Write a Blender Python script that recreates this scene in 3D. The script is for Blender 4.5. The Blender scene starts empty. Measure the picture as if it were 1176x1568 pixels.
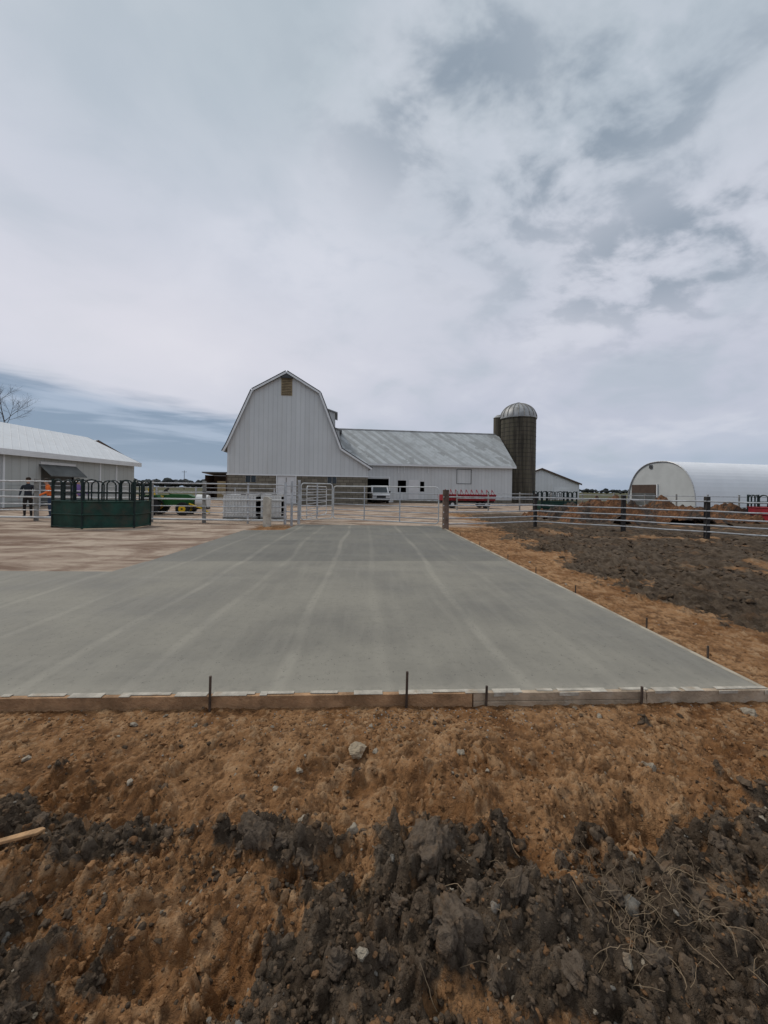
import bpy, bmesh, math, random
import numpy as np
from mathutils import Vector, Matrix
random.seed(7); rng=np.random.default_rng(11)
sc=bpy.context.scene
F=590.;CX=588.;HY=749.5;H=1.5;R=math.radians(0.8)
def uv(px,py):
    a=px-CX;b=py-HY
    return a*math.cos(R)+b*math.sin(R), -a*math.sin(R)+b*math.cos(R)
def G(px,py,z=0.):
    u,v=uv(px,py);Y=F*(H-z)/v
    return u*Y/F,Y
def W(px,py,Y):
    u,v=uv(px,py);return u*Y/F,H-v*Y/F
# ---------------------------------------------------------------- nodes
class NT:
    def __init__(s,nt): s.nt=nt
    def n(s,t,ins=None,**p):
        nd=s.nt.nodes.new(t)
        for k,v in p.items(): setattr(nd,k,v)
        for k,v in (ins or {}).items():
            if isinstance(v,bpy.types.NodeSocket): s.nt.links.new(v,nd.inputs[k])
            elif v is not None: nd.inputs[k].default_value=v
        return nd
    def m(s,op,a,b=0.,c=None,clamp=False):
        ins={0:a,1:b}
        if c is not None: ins[2]=c
        return s.n('ShaderNodeMath',ins,operation=op,use_clamp=clamp).outputs[0]
    def mix(s,f,a,b,bt='MIX'):
        def c(x): return x if isinstance(x,bpy.types.NodeSocket) else (tuple(x)+(1,) if len(x)==3 else x)
        return s.n('ShaderNodeMix',{0:f,6:c(a),7:c(b)},data_type='RGBA',blend_type=bt).outputs[2]
    def ss(s,v,a,b,lo=0.,hi=1.):
        return s.n('ShaderNodeMapRange',{'Value':v,'From Min':a,'From Max':b,'To Min':lo,'To Max':hi},interpolation_type='SMOOTHSTEP').outputs[0]
    def noise(s,vec,scale,detail=5,rough=.55,dist=0.):
        return s.n('ShaderNodeTexNoise',{'Vector':vec,'Scale':scale,'Detail':detail,'Roughness':rough,'Distortion':dist}).outputs[0]
    def sc(s,vec,v):
        return s.n('ShaderNodeVectorMath',{0:vec,1:v},operation='MULTIPLY').outputs[0]
M={}
def newmat(name):
    m=bpy.data.materials.new(name);m.use_nodes=True
    nt=m.node_tree;b=nt.nodes['Principled BSDF'];M[name]=m
    return NT(nt),b
def simple(name,col,rough=.6,metal=0.,var=.15,scale=3.,bump=0.,bs=30.,dirt=None,spec=.3):
    T,b=newmat(name)
    tc=T.n('ShaderNodeTexCoord').outputs['Object']
    nz=T.noise(tc,scale,3,.6)
    lo=[c*(1-var) for c in col];hi=[min(1,c*(1+var)) for c in col]
    c=T.mix(T.ss(nz,.3,.7),lo,hi)
    if dirt:
        n2=T.noise(tc,scale*.6,5,.7)
        c=T.mix(T.m('MULTIPLY',T.ss(n2,.5,.72),.6),c,dirt)
    T.nt.links.new(c,b.inputs['Base Color'])
    b.inputs['Roughness'].default_value=rough;b.inputs['Metallic'].default_value=metal
    b.inputs['Specular IOR Level'].default_value=spec
    if bump:
        bp=T.n('ShaderNodeBump',{'Height':T.noise(tc,bs,4,.6),'Strength':bump,'Distance':.02})
        T.nt.links.new(bp.outputs[0],b.inputs['Normal'])
    return M[name]
simple('galv',(.46,.47,.48),.45,.35,.2,4,dirt=(.25,.2,.16))
simple('white_pipe',(.58,.59,.58),.5,0,.1,3,dirt=(.3,.25,.2))
simple('dark_post',(.035,.03,.027),.8,0,.3,5,.4)
simple('wood_post',(.15,.105,.08),.85,0,.4,4,.5,30)
simple('grey_post',(.26,.25,.23),.85,0,.3,4,.5,30)
simple('white_post',(.52,.48,.40),.7,0,.2,4,.3,30,dirt=(.3,.2,.12))
simple('green_paint',(.010,.045,.032),.6,0,.35,2,dirt=(.07,.05,.035))
simple('tractor_green',(.015,.09,.02),.5,0,.2,2)
simple('green_dark',(.008,.020,.018),.5,0,.3,3)
simple('red_paint',(.28,.02,.03),.5,0,.2,3,dirt=(.15,.06,.04))
simple('yellow_paint',(.65,.42,.02),.5,0,.1,3)
simple('rubber',(.02,.02,.02),.8,0,.2,5)
simple('black_metal',(.02,.02,.022),.5,0,.2,5)
simple('white_plastic',(.66,.66,.64),.4,0,.06,2,dirt=(.5,.47,.42))
simple('white_paint',(.66,.66,.66),.5,0,.06,1,dirt=(.5,.5,.48))
simple('trim_white',(.72,.73,.73),.5,0,.05,1)
simple('brown_trim',(.09,.06,.045),.7,0,.2,2)
simple('dark_trim',(.06,.062,.065),.6,0,.2,2)
simple('dark_door',(.12,.125,.12),.7,0,.2,1)
simple('tan_wood',(.33,.26,.15),.8,0,.2,3)
simple('glass_dark',(.03,.04,.045),.15,0,.1,2,spec=.5)
simple('interior',(.03,.03,.03),.9,0,.2,1)
simple('fabric',(.80,.81,.83),.5,0,.03,.4)
simple('fabric_end',(.53,.55,.54),.6,0,.06,.6)
simple('dome_metal',(.36,.36,.355),.5,.3,.25,1.2,dirt=(.16,.14,.11))
simple('board_brown',(.38,.225,.12),.8,0,.35,5,.6,60,dirt=(.17,.10,.05))
simple('board_cement',(.44,.34,.24),.8,0,.3,5,.6,60,dirt=(.50,.47,.41))
simple('cement_smear',(.46,.42,.35),.85,0,.25,7,.6,60,dirt=(.34,.24,.15))
simple('board_side',(.40,.35,.27),.8,0,.3,3,.5,60,dirt=(.24,.14,.08))
simple('stake',(.09,.065,.05),.7,.3,.3,10)
simple('bark',(.07,.055,.05),.9,0,.3,4)
simple('treeline',(.035,.04,.04),.95,0,.4,.2)
simple('skin',(.45,.27,.19),.6,0,.05,5)
simple('shirt_dark',(.03,.035,.045),.9,0,.2,8)
simple('shirt_orange',(.75,.16,.03),.9,0,.1,8)
simple('shirt_purple',(.20,.13,.33),.9,0,.1,8)
simple('jeans',(.04,.06,.10),.9,0,.2,8)
simple('pants_dark',(.025,.022,.02),.9,0,.2,8)
simple('hair',(.03,.02,.012),.8,0,.2,20)
simple('boots',(.05,.03,.02),.8,0,.2,20)
simple('stone_pale',(.36,.29,.20),.85,0,.25,12,.6,60,dirt=(.28,.16,.08))
simple('root_fibre',(.20,.145,.09),.9,0,.3,20)
simple('stick_wood',(.40,.24,.12),.8,0,.3,20,.4,80)
def panel(name,col,pitch,tone,seam,patch=0.,patchcol=(.3,.3,.3),rough=.45):
    T,b=newmat(name)
    tc=T.n('ShaderNodeTexCoord').outputs['Object']
    s=T.n('ShaderNodeSeparateXYZ',{0:tc})
    q=T.m('DIVIDE',T.m('ADD',s.outputs[0],s.outputs[1]),pitch)
    wn=T.n('ShaderNodeTexWhiteNoise',{1:T.m('FLOOR',q)},noise_dimensions='1D').outputs[0]
    fr=T.m('FRACT',q)
    sm=T.m('LESS_THAN',fr,.13)
    nz=T.noise(tc,.5,5,.6);nz2=T.noise(T.sc(tc,(1,1,.15)),1.6,5,.6)
    c=T.mix(wn,[x*(1-tone) for x in col],[min(1,x*(1+tone)) for x in col])
    c=T.mix(T.m('MULTIPLY',T.ss(nz,.35,.75),.22),c,[x*.72 for x in col])
    c=T.mix(T.m('MULTIPLY',T.ss(nz2,.5,.75),.28),c,[col[0]*.78,col[1]*.73,col[2]*.66])
    if patch:
        f=T.m('MULTIPLY',T.m('GREATER_THAN',T.m('ADD',wn,T.m('MULTIPLY',T.noise(tc,.35,3),.8)),.95),patch)
        c=T.mix(f,c,patchcol)
        c=T.mix(T.m('MULTIPLY',T.ss(T.noise(tc,.9,6,.7),.45,.62),patch*.7),c,patchcol)
    c=T.mix(T.m('MULTIPLY',sm,seam),c,[x*.45 for x in col])
    T.nt.links.new(c,b.inputs['Base Color']);b.inputs['Roughness'].default_value=rough
    bp=T.n('ShaderNodeBump',{'Height':sm,'Strength':.5,'Distance':.03})
    T.nt.links.new(bp.outputs[0],b.inputs['Normal'])
panel('siding',(.60,.615,.61),.42,.04,.26)
panel('siding_far',(.66,.67,.67),.6,.03,.15)
panel('siding_grey',(.46,.48,.46),.6,.05,.25)
panel('roof_metal',(.48,.50,.50),.6,.12,.32,.6,(.23,.23,.22))
panel('roof_light',(.68,.70,.71),.6,.05,.18,.15,(.45,.45,.45))
panel('roof_barn',(.28,.29,.29),.5,.08,.2,.2,(.2,.2,.2))
panel('roof_dark',(.12,.12,.125),.6,.1,.2)
T,b=newmat('block')
tc=T.n('ShaderNodeTexCoord').outputs['Object']
s=T.n('ShaderNodeSeparateXYZ',{0:tc})
v=T.n('ShaderNodeCombineXYZ',{0:T.m('ADD',s.outputs[0],s.outputs[1]),1:s.outputs[2]}).outputs[0]
br=T.n('ShaderNodeTexBrick',{'Vector':v,'Color1':(.13,.115,.085,1),'Color2':(.21,.185,.14,1),'Mortar':(.07,.06,.05,1),'Scale':1,'Mortar Size':.02,'Brick Width':.6,'Row Height':.3})
c=T.mix(T.m('MULTIPLY',T.ss(T.noise(tc,1.2,5,.7),.5,.7),.4),br.outputs[0],(.10,.09,.07))
T.nt.links.new(c,b.inputs['Base Color']);b.inputs['Roughness'].default_value=.9
T,b=newmat('silo_stave')
tc=T.n('ShaderNodeTexCoord').outputs['Object']
n1=T.noise(T.sc(tc,(1,1,.06)),2.6,6,.65);n2=T.noise(T.sc(tc,(1,1,.25)),1.0,5,.6)
c=T.mix(T.ss(n1,.35,.65),(.036,.030,.021),(.115,.098,.07))
c=T.mix(T.m('MULTIPLY',T.ss(n2,.5,.7),.5),c,(.07,.066,.036))
s=T.n('ShaderNodeSeparateXYZ',{0:tc})
an=T.m('ARCTAN2',s.outputs[1],s.outputs[0])
sl=T.m('LESS_THAN',T.m('FRACT',T.m('MULTIPLY',an,8)),.1)
c=T.mix(T.m('MULTIPLY',sl,.4),c,(.03,.028,.02))
T.nt.links.new(c,b.inputs['Base Color']);b.inputs['Roughness'].default_value=.9
# ---------------------------------------------------------------- mesh builder
class MB:
    def __init__(s): s.v=[];s.f=[];s.m=[];s.mats=[]
    def mi(s,mat):
        if mat not in s.mats: s.mats.append(mat)
        return s.mats.index(mat)
    def add(s,vs,fs,mat):
        o=len(s.v);s.v+= [tuple(p) for p in vs];k=s.mi(mat)
        for f in fs: s.f.append([i+o for i in f]);s.m.append(k)
    def box(s,x0,x1,y0,y1,z0,z1,mat):
        s.add([(x0,y0,z0),(x1,y0,z0),(x1,y1,z0),(x0,y1,z0),(x0,y0,z1),(x1,y0,z1),(x1,y1,z1),(x0,y1,z1)],
              [(0,3,2,1),(4,5,6,7),(0,1,5,4),(1,2,6,5),(2,3,7,6),(3,0,4,7)],mat)
    def poly(s,p,mat): s.add(p,[list(range(len(p)))],mat)
    def cyl(s,a,b,r,mat,n=8,r2=None,caps=True):
        a=Vector(a);b=Vector(b);r2=r if r2 is None else r2
        d=(b-a).normalized();t=Vector((0,0,1)) if abs(d.z)<.9 else Vector((1,0,0))
        u=d.cross(t).normalized();w=d.cross(u)
        vs=[a+(u*math.cos(2*math.pi*i/n)+w*math.sin(2*math.pi*i/n))*r for i in range(n)]
        vs+=[b+(u*math.cos(2*math.pi*i/n)+w*math.sin(2*math.pi*i/n))*r2 for i in range(n)]
        fs=[(i,(i+1)%n,n+(i+1)%n,n+i) for i in range(n)]
        if caps: fs+=[tuple(range(n))[::-1],tuple(range(n,2*n))]
        s.add(vs,fs,mat)
    def tube(s,path,r,mat,n=6):
        for i in range(len(path)-1): s.cyl(path[i],path[i+1],r,mat,n)
    def prism(s,prof,axis,c0,c1,mat):
        n=len(prof)
        f=(lambda p,c:(c,p[0],p[1])) if axis=='x' else ((lambda p,c:(p[0],c,p[1])) if axis=='y' else (lambda p,c:(p[0],p[1],c)))
        vs=[f(p,c0) for p in prof]+[f(p,c1) for p in prof]
        fs=[(i,(i+1)%n,n+(i+1)%n,n+i) for i in range(n)]+[tuple(range(n))[::-1],tuple(range(n,2*n))]
        s.add(vs,fs,mat)
    def wall(s,L,Hh,ops,mat,y=0.,x0=0.,z0=0.,axis='x'):
        xs=sorted(set([x0,x0+L]+[o[0] for o in ops]+[o[1] for o in ops]))
        zs=sorted(set([z0,z0+Hh]+[o[2] for o in ops]+[o[3] for o in ops]))
        for i in range(len(xs)-1):
            for j in range(len(zs)-1):
                cx=(xs[i]+xs[i+1])/2;cz=(zs[j]+zs[j+1])/2
                if any(o[0]<cx<o[1] and o[2]<cz<o[3] for o in ops): continue
                q=[(xs[i],zs[j]),(xs[i+1],zs[j]),(xs[i+1],zs[j+1]),(xs[i],zs[j+1])]
                s.poly([(a,y,c) if axis=='x' else (y,a,c) for a,c in q],mat)
    def obj(s,name,parent=None,loc=(0,0,0),rz=0.,smooth=False,bevel=0.):
        me=bpy.data.meshes.new(name);me.from_pydata(s.v,[],s.f)
        for k in s.mats: me.materials.append(M[k])
        me.polygons.foreach_set('material_index',s.m)
        bm=bmesh.new();bm.from_mesh(me);bmesh.ops.recalc_face_normals(bm,faces=bm.faces);bm.to_mesh(me);bm.free()
        if smooth:
            me.polygons.foreach_set('use_smooth',[True]*len(me.polygons))
            try: me.set_sharp_from_angle(angle=math.radians(40))
            except Exception: pass
        o=bpy.data.objects.new(name,me);sc.collection.objects.link(o)
        o.location=loc;o.rotation_euler=(0,0,rz)
        if parent: o.parent=parent
        if bevel:
            bv=o.modifiers.new('b','BEVEL');bv.width=bevel;bv.segments=2;bv.limit_method='ANGLE'
        return o
def empty(name,loc=(0,0,0),rz=0.):
    e=bpy.data.objects.new(name,None);sc.collection.objects.link(e);e.location=loc;e.rotation_euler=(0,0,rz);return e
# ---------------------------------------------------------------- numpy noise
PT=rng.random((256,256,2))*2-1
PT/=np.linalg.norm(PT,axis=2,keepdims=True)
def perlin(x,y,sd=0):
    x=x+sd*17.3;y=y+sd*9.7
    xi=np.floor(x).astype(np.int64);yi=np.floor(y).astype(np.int64);xf=x-xi;yf=y-yi
    u=xf*xf*xf*(xf*(xf*6-15)+10);v=yf*yf*yf*(yf*(yf*6-15)+10)
    def g(i,j):
        q=PT[(xi+i)&255,(yi+j)&255];return q[...,0]*(xf-i)+q[...,1]*(yf-j)
    a=g(0,0);b=g(1,0);c=g(0,1);d=g(1,1)
    return ((a*(1-u)+b*u)*(1-v)+(c*(1-u)+d*u)*v)*1.4
def fbm(x,y,o=5,sd=0,g=.5):
    r=0;a=1;f=1
    for i in range(o): r=r+a*perlin(x*f,y*f,sd+i*3);a*=g;f*=2.03
    return r
WT=rng.random((256,256,3))
def worley(x,y,sd=0):
    x=x+sd*31.7;y=y+sd*12.9
    xi=np.floor(x).astype(np.int64);yi=np.floor(y).astype(np.int64)
    f1=np.full(x.shape,9.);f2=np.full(x.shape,9.);h=np.zeros(x.shape)
    for i in(-1,0,1):
        for j in(-1,0,1):
            q=WT[(xi+i)&255,(yi+j)&255]
            d=np.hypot(xi+i+q[...,0]-x,yi+j+q[...,1]-y)
            c=d<f1
            f2=np.where(c,f1,np.minimum(f2,d));h=np.where(c,q[...,2],h);f1=np.where(c,d,f1)
    return f1,f2,h
def sst(v,a,b):
    t=np.clip((v-a)/(b-a),0,1);return t*t*(3-2*t)
# slab frame
SA=math.radians(2.7);RX,RY=2.95,2.996
ce,se=math.cos(SA),math.sin(SA)
def loc2w(lx,ly): return RX+lx*ce-ly*se, RY+lx*se+ly*ce
def w2loc(x,y):
    dx=x-RX;dy=y-RY;return dx*ce+dy*se,-dx*se+dy*ce
def toPx(x,y,z=-.09):
    y=np.maximum(y,.3)
    u=F*x/y;v=F*(H-z)/y
    return CX+u*math.cos(R)-v*math.sin(R),HY+u*math.sin(R)+v*math.cos(R)
def darkmask(x,y,colour=False):
    px,py=toPx(x,y)
    n=fbm(x*1.6,y*1.6,4,5)
    n2=fbm(x*7,y*7,4,9,.6)
    B=np.interp(px,[-400,0,300,370,420,470,540,590,650,800,900,1000,1080,1176,1600],[1760,1700,1600,1560,1480,1410,1350,1295,1268,1285,1318,1312,1265,1228,1180])
    m=sst(py-B+n*40+n2*70,-40,40)*(py>1120)
    m=m*(1-.6*sst(fbm(x*2.3,y*2.3,4,33)+n2*.3,.42,.6))
    for cx,cy,sx,sy,a in [(20,1270,95,44,.95),(140,1300,110,40,.9),(420,1300,130,38,.95),(260,1275,100,26,.7),(40,1500,150,90,.8),(120,1200,60,20,.35),(200,1360,70,20,.4)]:
        e=np.exp(-(((px-cx)/sx)**2+((py-cy)/sy)**2))
        m=np.maximum(m,sst(e*a+n*.3+n2*.45,.36,.80))
    lx,ly=w2loc(x,y)
    w=1.0+.10*ly+fbm(x*.5,y*.5,4,2)*.9+n2*.35
    far=sst(lx-np.clip(w,.3,9),-.3,.5)*sst(ly,.2,1.6)
    near=sst(lx-3.2+n*1.0,0,.5)*sst(-ly,-1.5,-.5)
    m=np.maximum(m,far)
    patch=sst(fbm(x*.35,y*.35,4,21)+n2*.12,.22,.5)*sst(lx,2.5,4.5)
    m=m*(1-.6*patch*(ly>0))
    if colour:
        m=np.maximum(m,.30*sst(py,1180,1330)*(ly<0)*(.7+.9*np.clip(n,-1,1)))
    return m
def zones(x,y):
    lx,ly=w2loc(x,y)
    wob=fbm(x*.8,y*.8,3,31)*.25
    left=sst(-7.3-lx,-.05,.2)*sst(ly-3.9,-.05,.2)
    back=sst(ly-13.2+wob,0,.5)*sst(2.6-lx+wob*3,0,.8)
    yard=np.maximum(left,back)
    far=sst(ly,22,26)*sst(26-lx,0,6)
    yard=np.maximum(yard,far)
    n=fbm(x*.03,y*.03,3,40)
    field=np.maximum(sst(y+n*10,62,75),sst(x+n*4,30,36)*sst(y,20,24))
    field=np.maximum(field,sst(-x-40,0,6))
    return lx,ly,yard,field
REL=[None]
def height(x,y):
    lx,ly,yard,field=zones(x,y)
    dk=darkmask(x,y)
    px,py=toPx(x,y)
    a_=fbm(x*5,y*5,3,61)*.06;b_=fbm(x*5,y*5,3,71)*.06
    wx=x+a_;wy=y+b_
    f1,f2,h=worley(wx/.12,wy/.12,1);c1=sst(f2-f1,0,.5)*h
    f1,f2,h=worley(wx/.055,wy/.055,2);c2=sst(f2-f1,0,.5)*h
    f1,f2,h=worley(wx/.025,wy/.025,3);c3=sst(f2-f1,0,.5)*h
    front=sst(-ly,.08,.9)
    lumps=fbm(x*1.3,y*1.3,4,3)
    fine=fbm(x*9,y*9,6,13,.62)
    mk=sst(fbm(x*2.2,y*2.2,4,77)+.3*fine,-.2,.35)
    zo=-.088+front*(lumps*.07+fbm(x*3.5,y*3.5,3,17)*.045-.01)+fine*(.012+.008*front)+(.30+front*.70)*(.034*c2*mk+.014*c3*(.4+mk))
    zo=zo+.06*c1*sst(fbm(x*2,y*2,3,57)+.2*fine,-.05,.3)*front
    zd=-.095+front*(lumps*.05+.04+fbm(x*4,y*4,3,29)*.04)+c1*.062+c2*.038+c3*.016+fine*.018
    g=sst(lx,0,1.)*(ly>0)
    rut=perlin(lx*1.6+fbm(x*.3,y*.3,2,8),ly*.22,66)
    f1,f2,h=worley(wx/.34,wy/.34,12)
    zd=zd+g*(fbm(x*.6,y*.6,4,50)*.06+rut*.07-.02+sst(f2-f1,0,.5)*h*.07)
    z=zo*(1-dk)+zd*dk
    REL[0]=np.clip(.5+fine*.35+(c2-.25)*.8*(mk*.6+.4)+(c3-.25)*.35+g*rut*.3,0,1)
    wp=fine*14
    z=z-.12*np.exp(-(((px-985+wp)/75)**2+((py-1268+wp)/22)**2))
    z=z-.08*np.exp(-(((px-700+wp)/90)**2+((py-1385+wp)/24)**2))
    z=z-.07*np.exp(-(((px-180+wp)/45)**2+((py-1505)/22)**2))
    z=z-.06*np.exp(-(((px-330+wp)/50)**2+((py-1500)/90)**2))
    z=z-.05*np.exp(-(((px-560+wp)/40)**2+((py-1380)/50)**2))
    z=z+.07*np.exp(-(((px-640)/110)**2+((py-1300)/30)**2))
    z=z+.04*np.exp(-(((px-230)/200)**2+((py-1400)/50)**2))
    z=z+.06*np.exp(-(((px-860+wp)/120)**2+((py-1225)/22)**2))
    z=z+.05*np.exp(-(((px-900)/260)**2+((py-1420)/60)**2))
    zy=-.03+fbm(x*.7,y*.7,4,15)*.02*sst(lx+7.4,-.0,-1.5)
    z=z*(1-yard)+zy*yard
    z=z*(1-field)+(-.03+fbm(x*.02,y*.02,3,4)*.3*sst(y,80,200))*field
    # nothing stands proud of the slab right beside the forms
    nearf=sst(np.maximum(-ly,lx),.35,.05)
    z=np.where((yard<.5),z*(1-nearf)+np.minimum(z,-.035)*nearf,z)
    inside=((lx<-.06)&(ly>.04)&(ly<4.0))|((lx<-.06)&(lx>-7.4)&(ly>.04)&(ly<11.0))|((lx<-.06)&(lx>-5.8)&(ly>.04)&(ly<13.3))
    return np.where(inside,-.17,z)
# ---------------------------------------------------------------- ground
def axis(d1,st,gr,mid,gr2,end):
    out=[];p=d1
    while p<end:
        s=st+gr*(min(p,mid)-d1)+(gr2*(p-mid) if p>mid else 0);p+=s;out.append(p)
    return out
core=list(np.arange(-2.9,2.9,.009))
pos=axis(2.9,.009,.016,15,.1,3500)
xs=np.array([-p for p in pos[::-1]]+core+pos)
ycore=list(np.arange(.9,3.05,.009))
ypos=axis(3.05,.009,.016,22,.08,3500)
neg=[.85-.05*i for i in range(1,20)]+[-.5,-1,-2,-4,-8,-20,-60,-200]
ys=np.array(sorted(neg)+ycore+ypos)
X,Y=np.meshgrid(xs,ys)
Z=height(X,Y);rel=REL[0]
nx,ny=len(xs),len(ys)
co=np.stack([X,Y,Z],-1).reshape(-1,3).astype(np.float32)
idx=np.arange(nx*ny,dtype=np.int32).reshape(ny,nx)
q=np.stack([idx[:-1,:-1],idx[:-1,1:],idx[1:,1:],idx[1:,:-1]],-1).reshape(-1,4)
me=bpy.data.meshes.new('ground')
me.vertices.add(len(co));me.vertices.foreach_set('co',co.ravel())
me.loops.add(q.size);me.loops.foreach_set('vertex_index',q.ravel())
me.polygons.add(len(q));me.polygons.foreach_set('loop_start',np.arange(0,q.size,4,dtype=np.int32))
me.polygons.foreach_set('loop_total',np.full(len(q),4,dtype=np.int32))
me.update(calc_edges=True)
me.polygons.foreach_set('use_smooth',np.ones(len(q),dtype=bool))
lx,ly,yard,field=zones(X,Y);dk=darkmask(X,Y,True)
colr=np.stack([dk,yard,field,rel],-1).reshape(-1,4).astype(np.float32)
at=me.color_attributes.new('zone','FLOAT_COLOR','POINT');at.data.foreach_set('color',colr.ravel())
gnd=bpy.data.objects.new('ground',me);sc.collection.objects.link(gnd)
print('ground verts',len(co))
T,b=newmat('ground_mat')
pos=T.n('ShaderNodeNewGeometry').outputs['Position']
za=T.n('ShaderNodeAttribute',attribute_name='zone')
z=T.n('ShaderNodeSeparateColor',{0:za.outputs['Color']});relf=za.outputs['Alpha']
nL=T.noise(pos,1.1,5,.65,.3);nM=T.noise(pos,6,5,.68);nF=T.noise(pos,40,4,.72)
og=T.mix(T.ss(nL,.35,.62),(.200,.092,.035),(.36,.20,.095))
og=T.mix(T.m('MULTIPLY',T.ss(nM,.50,.68),.65),og,(.44,.28,.155))
og=T.mix(T.m('MULTIPLY',T.ss(nM,.5,.32),.65),og,(.12,.058,.025))
og=T.mix(T.m('MULTIPLY',T.ss(relf,.5,.15),.7),og,(.10,.050,.024))  # creases darkened by relief: damp soil, plus some shade painted into the colour
og=T.mix(T.m('MULTIPLY',T.ss(relf,.58,.9),.40),og,(.46,.31,.18))  # crests paler: drier soil, partly painted light on the relief
og=T.mix(T.m('MULTIPLY',T.ss(nF,.52,.66),.5),og,(.10,.060,.036))
og=T.mix(T.m('MULTIPLY',T.ss(nF,.40,.30),.40),og,(.42,.34,.245))
dkc=T.mix(T.ss(nM,.35,.65),(.042,.029,.019),(.102,.075,.052))
dkc=T.mix(T.m('MULTIPLY',T.ss(relf,.5,.9),.5),dkc,(.165,.128,.094))  # same relief tint on dark soil: dry crests, partly painted-in shading
dkc=T.mix(T.m('MULTIPLY',T.ss(nF,.5,.7),.45),dkc,(.155,.12,.088))
dkc=T.mix(T.m('MULTIPLY',T.ss(nL,.54,.68),.5),dkc,(.17,.10,.055))
yn=T.noise(T.sc(pos,(.45,1.3,1)),1.0,6,.65,.5)
yc=T.mix(T.ss(yn,.36,.6),(.22,.15,.11),(.48,.385,.30))
yc=T.mix(T.m('MULTIPLY',T.ss(nL,.50,.66),.6),yc,(.19,.12,.085))
yc=T.mix(T.m('MULTIPLY',T.ss(nF,.5,.7),.3),yc,(.28,.21,.16))
fc=T.mix(T.ss(nL,.4,.6),(.055,.075,.03),(.13,.10,.06))
df=T.m('ADD',z.outputs[0],T.m('MULTIPLY',T.m('SUBTRACT',T.m('ADD',T.m('MULTIPLY',nF,.5),T.m('MULTIPLY',nM,.5)),.5),1.5))
c=T.mix(T.ss(df,.25,.75),og,dkc)
c=T.mix(z.outputs[1],c,yc);c=T.mix(z.outputs[2],c,fc)
T.nt.links.new(c,b.inputs['Base Color']);b.inputs['Roughness'].default_value=.95;b.inputs['Specular IOR Level'].default_value=.10
bp=T.n('ShaderNodeBump',{'Height':nF,'Strength':1.,'Distance':.024})
T.nt.links.new(bp.outputs[0],b.inputs['Normal'])
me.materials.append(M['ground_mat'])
# ---------------------------------------------------------------- concrete slab
def concrete(name,dark):
    T,b=newmat(name)
    tc=T.n('ShaderNodeTexCoord').outputs['Object'];s=T.n('ShaderNodeSeparateXYZ',{0:tc})
    nw=T.noise(T.sc(tc,(.5,.2,1)),1,2)
    lx=T.m('ADD',s.outputs[0],T.m('MULTIPLY',T.m('SUBTRACT',nw,.5),.45))
    qq=T.m('DIVIDE',T.m('ADD',lx,20.42),.95)
    rnd=T.n('ShaderNodeTexWhiteNoise',{1:T.m('FLOOR',qq)},noise_dimensions='1D').outputs[0]
    q=T.m('ABSOLUTE',T.m('SUBTRACT',T.m('FRACT',qq),T.m('ADD',T.m('MULTIPLY',rnd,.22),.39)))
    st=T.ss(q,.02,.085,1,0)
    n1=T.noise(tc,.7,6,.62);n2=T.noise(tc,14,5,.7);n3=T.noise(T.sc(tc,(1,.10,1)),7,4,.6)
    n4=T.noise(T.sc(tc,(.18,1.4,1)),1.1,4,.6)
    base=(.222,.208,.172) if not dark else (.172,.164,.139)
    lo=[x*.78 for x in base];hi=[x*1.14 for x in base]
    c=T.mix(T.ss(n1,.32,.68),lo,hi)
    c=T.mix(T.m('MULTIPLY',T.ss(n3,.4,.7),.35),c,[x*1.25 for x in base])
    brk=T.ss(n1,.38,.6)
    sf=T.m('MULTIPLY',T.m('ADD',T.m('MULTIPLY',brk,.5),.3),T.m('ADD',T.m('MULTIPLY',rnd,.7),.45))
    c=T.mix(T.m('MULTIPLY',T.m('MULTIPLY',st,sf),.46),c,(.36,.335,.275))
    c=T.mix(T.m('MULTIPLY',T.ss(n4,.5,.68),.28),c,[x*1.3 for x in base])
    c=T.mix(T.m('MULTIPLY',T.ss(n2,.5,.72),.4),c,[x*.68 for x in base])
    vo=T.n('ShaderNodeTexVoronoi',{'Vector':tc,'Scale':26.}).outputs['Distance']
    pit=T.m('MULTIPLY',T.m('LESS_THAN',vo,.14),T.m('GREATER_THAN',n2,.50))
    c=T.mix(T.m('MULTIPLY',pit,.7),c,(.07,.065,.055))
    edge=T.m('MULTIPLY',T.ss(s.outputs[1],.02,.20,1,0),T.ss(n2,.3,.6))
    c=T.mix(T.m('MULTIPLY',edge,.45),c,(.36,.33,.27))
    T.nt.links.new(c,b.inputs['Base Color'])
    T.nt.links.new(T.ss(n1,.3,.7,.5,.8),b.inputs['Roughness'])
    b.inputs['Specular IOR Level'].default_value=.2
    bp=T.n('ShaderNodeBump',{'Height':n2,'Strength':.6,'Distance':.010})
    T.nt.links.new(bp.outputs[0],b.inputs['Normal'])
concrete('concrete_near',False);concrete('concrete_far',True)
mb=MB()
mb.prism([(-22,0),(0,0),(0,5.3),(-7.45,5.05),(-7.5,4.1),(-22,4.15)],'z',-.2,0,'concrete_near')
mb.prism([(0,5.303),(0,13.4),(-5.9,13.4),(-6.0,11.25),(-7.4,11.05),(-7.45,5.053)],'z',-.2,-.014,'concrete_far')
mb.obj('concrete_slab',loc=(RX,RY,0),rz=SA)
def zat(x,y): return float(height(np.array([[x]]),np.array([[y]]))[0,0])
fr=empty('wooden_formwork',(RX,RY,0),SA)
mb=MB()
mb.box(-7.2,-2.28,-.043,-.003,-.15,.002,'board_brown');mb.box(-14,-7.21,-.045,-.003,-.15,.0,'board_brown')
mb.obj('front_board',fr,bevel=.003)
mb=MB();mb.box(-2.272,-.95,-.042,-.003,-.055,.004,'board_cement');mb.box(-2.272,-.95,-.046,-.004,-.15,-.058,'board_cement')
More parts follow.
